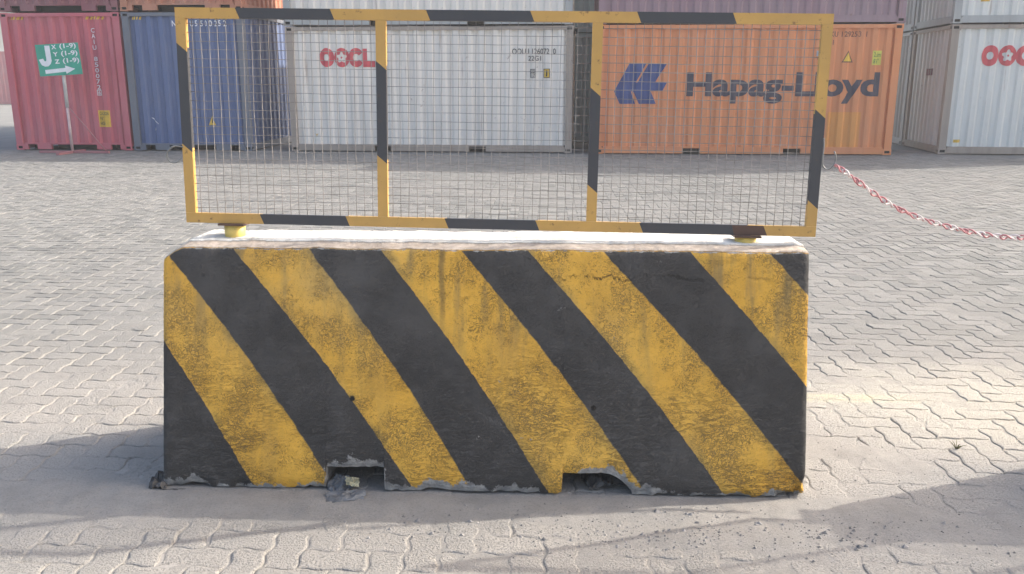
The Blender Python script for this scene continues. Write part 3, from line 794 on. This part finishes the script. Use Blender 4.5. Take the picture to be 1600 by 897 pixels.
Container('rusty orange container stacked on top of the navy blue one', 'container', WX, 12.19, H9, mc['orange_top'], p_blue + up, Ly, tunnel=True)
p_o = Vector((-4.775, 18.78, 0.006)); yo = 5.0
c_o = Container('white container with red lettering, on the ground next to the blue stack', 'container', 6.058, 2.438, H8, mc['white'], p_o, yo, mc['rusty'])
up8 = Vector((0, 0, H8 + 0.012))
Container('plain off white container on top of the white one next to the blue stack', 'container', 6.058, 2.438, H8, mc['white'], p_o + up8 + Vector((-0.02, 0.01, 0)), yo, mc['grey'])
p_h = Vector((1.72, 18.05, 0.006)); yh = 3.0
c_h = Container('orange container with a blue emblem and dark lettering', 'container', 6.058, 2.438, H8, mc['orange'], p_h, yh, mc['orange'])
Container('purple brown container stacked on top of the orange lettered one', 'container', 6.058, 2.438, H8, mc['purple'], p_h + up8 + Vector((0.02, 0.0, 0)), yh)
p_w = Vector((8.86, 18.0, 0.006)); yw = 7.5
c_w = Container('pale bluish white container with red lettering, next to the orange one across a gap', 'container', 6.058, 2.438, H8, mc['white_b'], p_w, yw, mc['rusty'])
c_w2 = Container('pale white container with a yellow sticker above the bluish white lettered one', 'container', 6.058, 2.438, H8, mc['white_b'], p_w + up8, yw, mc['grey'])
Container('topmost container of the stack past the gap beside the orange one', 'container', 6.058, 2.438, H8, mc['white'], p_w + up8 * 2, yw)
wd_ = Vector((math.sin(R(yw)), math.cos(R(yw)), 0)) * 2.52
Container('grey container directly behind the bluish white lettered one', 'container', 6.058, 2.438, H8, mc['grey'], p_w + wd_, yw)
Container('upper grey container behind the pale white one with the yellow sticker', 'container', 6.058, 2.438, H8, mc['grey'], p_w + wd_ + up8, yw)
p_t = Vector((-0.6, 21.6, 0.006))
c_t = Container('teal container behind the gap between the white and orange ones', 'container', 6.058, 2.438, H8, mc['teal'], p_t, 4.0)
Container('upper teal container behind the gap between the white and orange ones', 'container', 6.058, 2.438, H8, mc['teal'], p_t + up8, 4.0)
Container('faded pink container far behind, in the sun past the end-on red one', 'container', 12.19, 2.438, 3.3, mc['pink'], (-41.5, 56.5, 0.0), 0.0, group='far containers')

# --- lettering and marks
c_o_sc = 74.1
shipping_logo(c_o, 0.70, 1.765)
def ou(px): return (px - 449) / c_o_sc
def oz(py): return (236.5 - py) / 75.5
c_o.decal('number_text', text_bm('OOLU 126072  0', ou(804), ou(871), oz(84), oz(75.5), 0.006), M['p_black'])
c_o.decal('number_text', text_bm('22G1', ou(829), ou(848.5), oz(94), oz(86.5), 0.006), M['p_black'])
c_o.decal('data_mark', poly_bm(frame_polys(ou(832), ou(840.5), oz(119.5), oz(106.5), 0.012) + [rect(ou(832) + .012, ou(840.5) - .012, oz(113), oz(113) + 0.01)]), M['p_black'])
c_o.decal('number_text', text_bm('22\n17', ou(833.5), ou(839.3), oz(118.3), oz(108), 0.004), M['p_black'], 0.0045)
q = c_o.decal('yellow_sticker', poly_bm([rect(ou(853), ou(862), oz(119.5), oz(106.5))]), M['p_yellow'])
c_o.decal('sticker_frame', poly_bm(frame_polys(ou(852.6), ou(862.4), oz(120), oz(106), 0.013) + [rect(ou(856.5), ou(858.5), oz(117.5), oz(108.5))]), M['p_black'], 0.0065)
c_o.decal('small_mark', text_bm('Y', ou(488), ou(494), oz(213), oz(208), 0.02), M['p_yellow'])
# orange one
def hu(px): return (px - 925) / 78.6
def hz(py): return (242.5 - py) / 78.2
LG = [(345, 105), (630, 105), (462, 410), (492, 410), (672, 105), (975, 105), (790, 405), (985, 415), (915, 550), (715, 555), (815, 765), (525, 765), (425, 560), (385, 560), (462, 765), (200, 765), (100, 560)]
c_h.decal('emblem', poly_bm([[(hu(945 + x / 10.55), hz(90 + y / 10.55)) for x, y in LG]]), M['p_navy'])
c_h.decal('lettering', text_bm('Hapag-Lloyd', hu(1070.5), hu(1373.5), hz(161.8), hz(113.3), 0.034), M['p_ink'])
c_h.decal('number_text', text_bm('HLXU 129253  1', hu(1276), hu(1347.5), hz(59.5), hz(51.5), 0.006), M['p_brown'])
c_h.decal('number_text', text_bm('22G1', hu(1275), hu(1296), hz(71.8), hz(64.3), 0.006), M['p_brown'])
c_h.decal('data_mark', poly_bm([rect(hu(1271), hu(1280), hz(89), hz(80.5))]), M['p_grey'])
c_h.decal('number_text', text_bm('17', hu(1273), hu(1278.5), hz(94), hz(90.3), 0.01), M['p_brown'])
T0 = [(hu(1311), hz(98.3)), (hu(1329), hz(98.3)), (hu(1320.3), hz(80.3))]
tc = (sum(p[0] for p in T0) / 3, sum(p[1] for p in T0) / 3)
q = c_h.decal('warning_triangle', poly_bm([T0]), M['p_brown'])
c_h.decal('triangle_face', poly_bm([[(tc[0] + (x - tc[0]) * 0.74, tc[1] + (z - tc[1]) * 0.74) for x, z in T0]]), M['p_yellow'], 0.0065)
q = c_h.decal('height_sticker', poly_bm([rect(hu(1358), hu(1372.5), hz(102.3), hz(80.5))]), M['p_lime'])
c_h.decal('number_text', text_bm('2,6m\n8\'6"', hu(1360), hu(1371), hz(100), hz(83), 0.004), M['p_green'], 0.0065)
c_h.decal('repaint_patch', poly_bm([rect(hu(1296), hu(1349), hz(232.0), hz(175))]), M['p_orange'], 0.003)
# right white ones
shipping_logo(c_w, 0.63, 1.775, 1.04)
c_w.decal('small_mark', poly_bm([rect(0.28, 0.42, 0.24, 0.30)]), M['p_yellow'])
c_w2.decal('small_mark', poly_bm([rect(0.50, 0.66, 0.42, 0.50)]), M['p_yellow'])
for k in range(3):
    bm = bmesh.new(); box(bm, 0.022, 0.026, 0.95 + k * 0.14, 1.06 + k * 0.14, 1.60, 1.74); bobj('faded_mark', bm, M['p_red_dim'], c_w.root)
# red one (end on): stripes, number down the side, caution plate
def ru(px, py): return (px - (3.0 + (py - 10) * 0.118)) / 72.3
def rz_(py): return (235.0 - py) / 77.0
def hazard(c, x0, x1, z0, n):
    w = (x1 - x0) / n
    c.decal('hazard_stripes', poly_bm([[(x0 + i * w, z0), (x0 + i * w + w * 0.55, z0), (x0 + i * w + w * 0.9, z0 + 0.06), (x0 + i * w + w * 0.35, z0 + 0.06)] for i in range(n)]), M['p_yellow'])
hazard(c_red, 0.20, 0.50, 2.75, 4); hazard(c_red, 1.88, 2.29, 2.75, 5); hazard(c_blue, 0.20, 0.42, 2.74, 4); hazard(c_blue, 2.0, 2.30, 2.74, 4)
for k, ch in enumerate('CAIU 850072'):
    if ch != ' ': c_red.decal('number_text', text_bm(ch, 1.955 if ch not in 'I1' else 1.99, 2.035 if ch not in 'I1' else 2.005, 2.575 - k * 0.118 - 0.09, 2.575 - k * 0.118, 0.006), M['p_white'])
c_red.decal('number_text', text_bm('6', 1.97, 2.02, 1.20, 1.27, 0.006), M['p_white'])
c_red.decal('check_frame', poly_bm(frame_polys(1.945, 2.045, 1.175, 1.295, 0.014)), M['p_white'])
c_red.decal('caution_plate', poly_bm([rect(1.93, 2.19, 0.505, 0.86)]), M['p_yellow'])
c_red.decal('caution_text', text_bm("CAUTION\n9'6\"\nHIGH", 1.95, 2.17, 0.54, 0.83, 0.01), M['p_black'], 0.0065)
c_blue.decal('number_text', text_bm('N Y K U 5 5 0 0 2 5 2', 1.085, 2.245, 2.60, 2.72, 0.012), M['p_white'])
T1 = [(1.69, 0.55), (1.87, 0.55), (1.78, 0.75)]
c_blue.decal('warning_triangle', poly_bm([T1]), M['p_yellow'])
c_blue.decal('triangle_mark', poly_bm([[(1.765, 0.60), (1.795, 0.60), (1.785, 0.69), (1.775, 0.69)]]), M['p_black'], 0.0065)
c_blue.decal('scratch', poly_bm([[(0.42, 0.71), (0.47, 0.70), (0.60, 0.57), (0.59, 0.57), (0.50, 0.655)]]), M['p_white'])
c_blue.decal('scratch', poly_bm([[(0.49, 0.43), (0.53, 0.44), (0.53, 0.50), (0.49, 0.47)]]), M['p_grey'])

# ------------------------------------------------------------------ direction sign
sgn = empty('direction_sign', (-9.28, 18.28, 0.0), R(-4))
tag(sgn, 'green sign with a white J, rows of numbers and an arrow, on a steel pole', 'sign')
bm = bmesh.new(); tube(bm, [(0, 0, 0.02), (0, 0, 0.98)], 0.030, 10); bobj('pole_foot', bm, M['galv_pink'], sgn)
bm = bmesh.new(); tube(bm, [(0, 0, 0.95), (0, 0, 2.20)], 0.036, 10); bobj('pole', bm, M['galv'], sgn)
bm = bmesh.new(); box(bm, -0.72, 0.80, -0.03, 0.03, 0.006, 0.055); bobj('stand_bar', bm, M['feet_red'], sgn)
bm = bmesh.new(); box(bm, -0.03, 0.03, -0.55, -0.031, 0.006, 0.052); box(bm, -0.03, 0.03, 0.031, 0.45, 0.006, 0.052); bobj('stand_bar', bm, M['feet_red'], sgn)
bm = bmesh.new(); tube(bm, [(0.02, 0, 0.97), (0.74, 0, 0.05)], 0.011, 8); bobj('brace', bm, M['feet_red'], sgn)
bm = bmesh.new(); box(bm, -0.46, 0.46, -0.008, 0.0, -0.315, 0.315); board = bobj('board', bm, M['sign_green'], sgn)
board.location = (-0.03, -0.047, 1.915); board.rotation_euler = (0, R(-3.0), 0)
def flat(name, bm, mat, dy=-0.0115):
    for v in bm.verts: v.co.y = dy
    return bobj(name, bm, mat, board)
def su(x, y): return ((x - (125 + (y - 150) * 0.105)) / 785.0 * 0.92 - 0.46, 0.315 - (y - (155 - (x - 125) * 0.045)) / 525.0 * 0.63)
Jp = [(298, 170), (392, 168), (415, 420), (395, 470), (350, 508), (290, 515), (230, 490), (180, 400), (262, 382), (285, 425), (312, 425), (320, 400)]
flat('letter', poly_bm([[su(*p) for p in Jp]]), M['sign_white'])
Ap = [(282, 570), (655, 535), (650, 497), (835, 552), (672, 635), (660, 600), (290, 635)]
flat('arrow', poly_bm([[su(*p) for p in Ap]]), M['sign_white'])
for k, ch in enumerate('XYZ'):
    z1 = 0.295 - k * 0.145
    x0 = -0.115 + k * 0.012
    flat('letter', text_bm(ch, x0, x0 + 0.105, z1 - 0.085, z1, 0.035), M['sign_white'])
    flat('letter', text_bm('(1-9)', x0 + 0.175, x0 + 0.525, z1 - 0.105, z1 + 0.015, 0.025), M['sign_white'])

# ------------------------------------------------------------------ litter and a weed
def scrap(name, label, mat, loc, size, rot, seed, nx_=17, ny_=13, crum=0.42, cat='litter'):
    V = []; F = []
    for j in range(ny_):
        for i in range(nx_):
            u = i / (nx_ - 1) - 0.5; v = j / (ny_ - 1) - 0.5
            rr = 1 - 0.28 * max(0, noise.noise(Vector((u * 3 + seed, v * 3, 1))) + 0.2)
            V.append((u * size[0] * rr, v * size[1] * rr, size[2] * (0.5 + crum * fbm(u * 5.0 + seed, v * 5.0, seed)) * (1 - 1.2 * (u * u + v * v))))
    for j in range(ny_ - 1):
        for i in range(nx_ - 1): F.append((j * nx_ + i, j * nx_ + i + 1, (j + 1) * nx_ + i + 1, (j + 1) * nx_ + i))
    zmin = min(p[2] for p in V); V = [(x, y, z - zmin) for x, y, z in V]
    o = pobj(name, V, F, mat, None, False); md = o.modifiers.new('thick', 'SOLIDIFY'); md.thickness = 0.0015
    o.location = loc; o.rotation_euler = rot; tag(o, label, cat); return o
scrap('plastic_scrap', 'crumpled grey plastic sheet lying below the square pocket of the barrier', M['scrap_grey'], (-0.615, 2.895, 0.006), (0.15, 0.08, 0.022), (R(6), 0, R(14)), 1.3)
scrap('plastic_scrap', 'folded grey plastic flap leaning in the square pocket of the barrier', M['scrap_grey'], (-0.645, 2.965, 0.005), (0.10, 0.11, 0.045), (R(28), R(10), R(-25)), 4.1)
scrap('wrapper', 'small pale torn wrapper stuck in the square pocket of the barrier', M['scrap_pale'], (-0.600, 2.955, 0.036), (0.055, 0.04, 0.02), (R(38), R(18), R(20)), 7.7)
scrap('plastic_scrap', 'dark crumpled rag deep in the broken pocket of the barrier', M['scrap_dark'], (0.36, 3.02, 0.003), (0.18, 0.14, 0.06), (0, 0, R(10)), 9.4)
scrap('plastic_scrap', 'dark scrap wedged against the foot of the barrier corner', M['scrap_dark'], (-1.345, 3.02, 0.003), (0.07, 0.16, 0.05), (0, 0, R(10)), 12.4)
scrap('plastic_scrap', 'flat strip of dark sheet under the barrier corner', M['scrap_dark'], (-1.26, 2.945, 0.004), (0.16, 0.04, 0.008), (0, 0, R(-8)), 15.9)
bm = bmesh.new()
for k in range(16):
    a = random.uniform(0, 6.28); l = random.uniform(0.02, 0.045); t = random.uniform(0.3, 1.1)
    tube(bm, [(0, 0, -0.004), (l * .5 * math.cos(a) * t, l * .5 * math.sin(a) * t, l * 0.5), (l * math.cos(a) * t, l * math.sin(a) * t, l * 0.75)], [0.0012, 0.0012, 0.0004], 4)
wd = bobj('weed', bm, M['weed']); wd.location = (1.86, 3.33, 0.0); tag(wd, 'tiny dry weed growing in a paving joint', 'weed')

# ------------------------------------------------------------------ hazy air
bm = bmesh.new(); box(bm, -510, 510, -310, 710, -1.0, 9.2)
hm = bpy.data.materials.new('hazy_air'); hm.use_nodes = True; ht_ = hm.node_tree
ht_.nodes.remove(ht_.nodes['Principled BSDF'])
pv = ht_.nodes.new('ShaderNodeVolumePrincipled'); pv.inputs['Color'].default_value = (0.95, 0.95, 0.95, 1); pv.inputs['Density'].default_value = 0.0026
pv.inputs['Anisotropy'].default_value = 0.2
ht_.links.new(pv.outputs[0], ht_.nodes['Material Output'].inputs['Volume'])
hz_o = bobj('haze', bm, hm); tag(hz_o, 'thin pale haze hanging over the whole container yard', 'haze', kind='stuff')
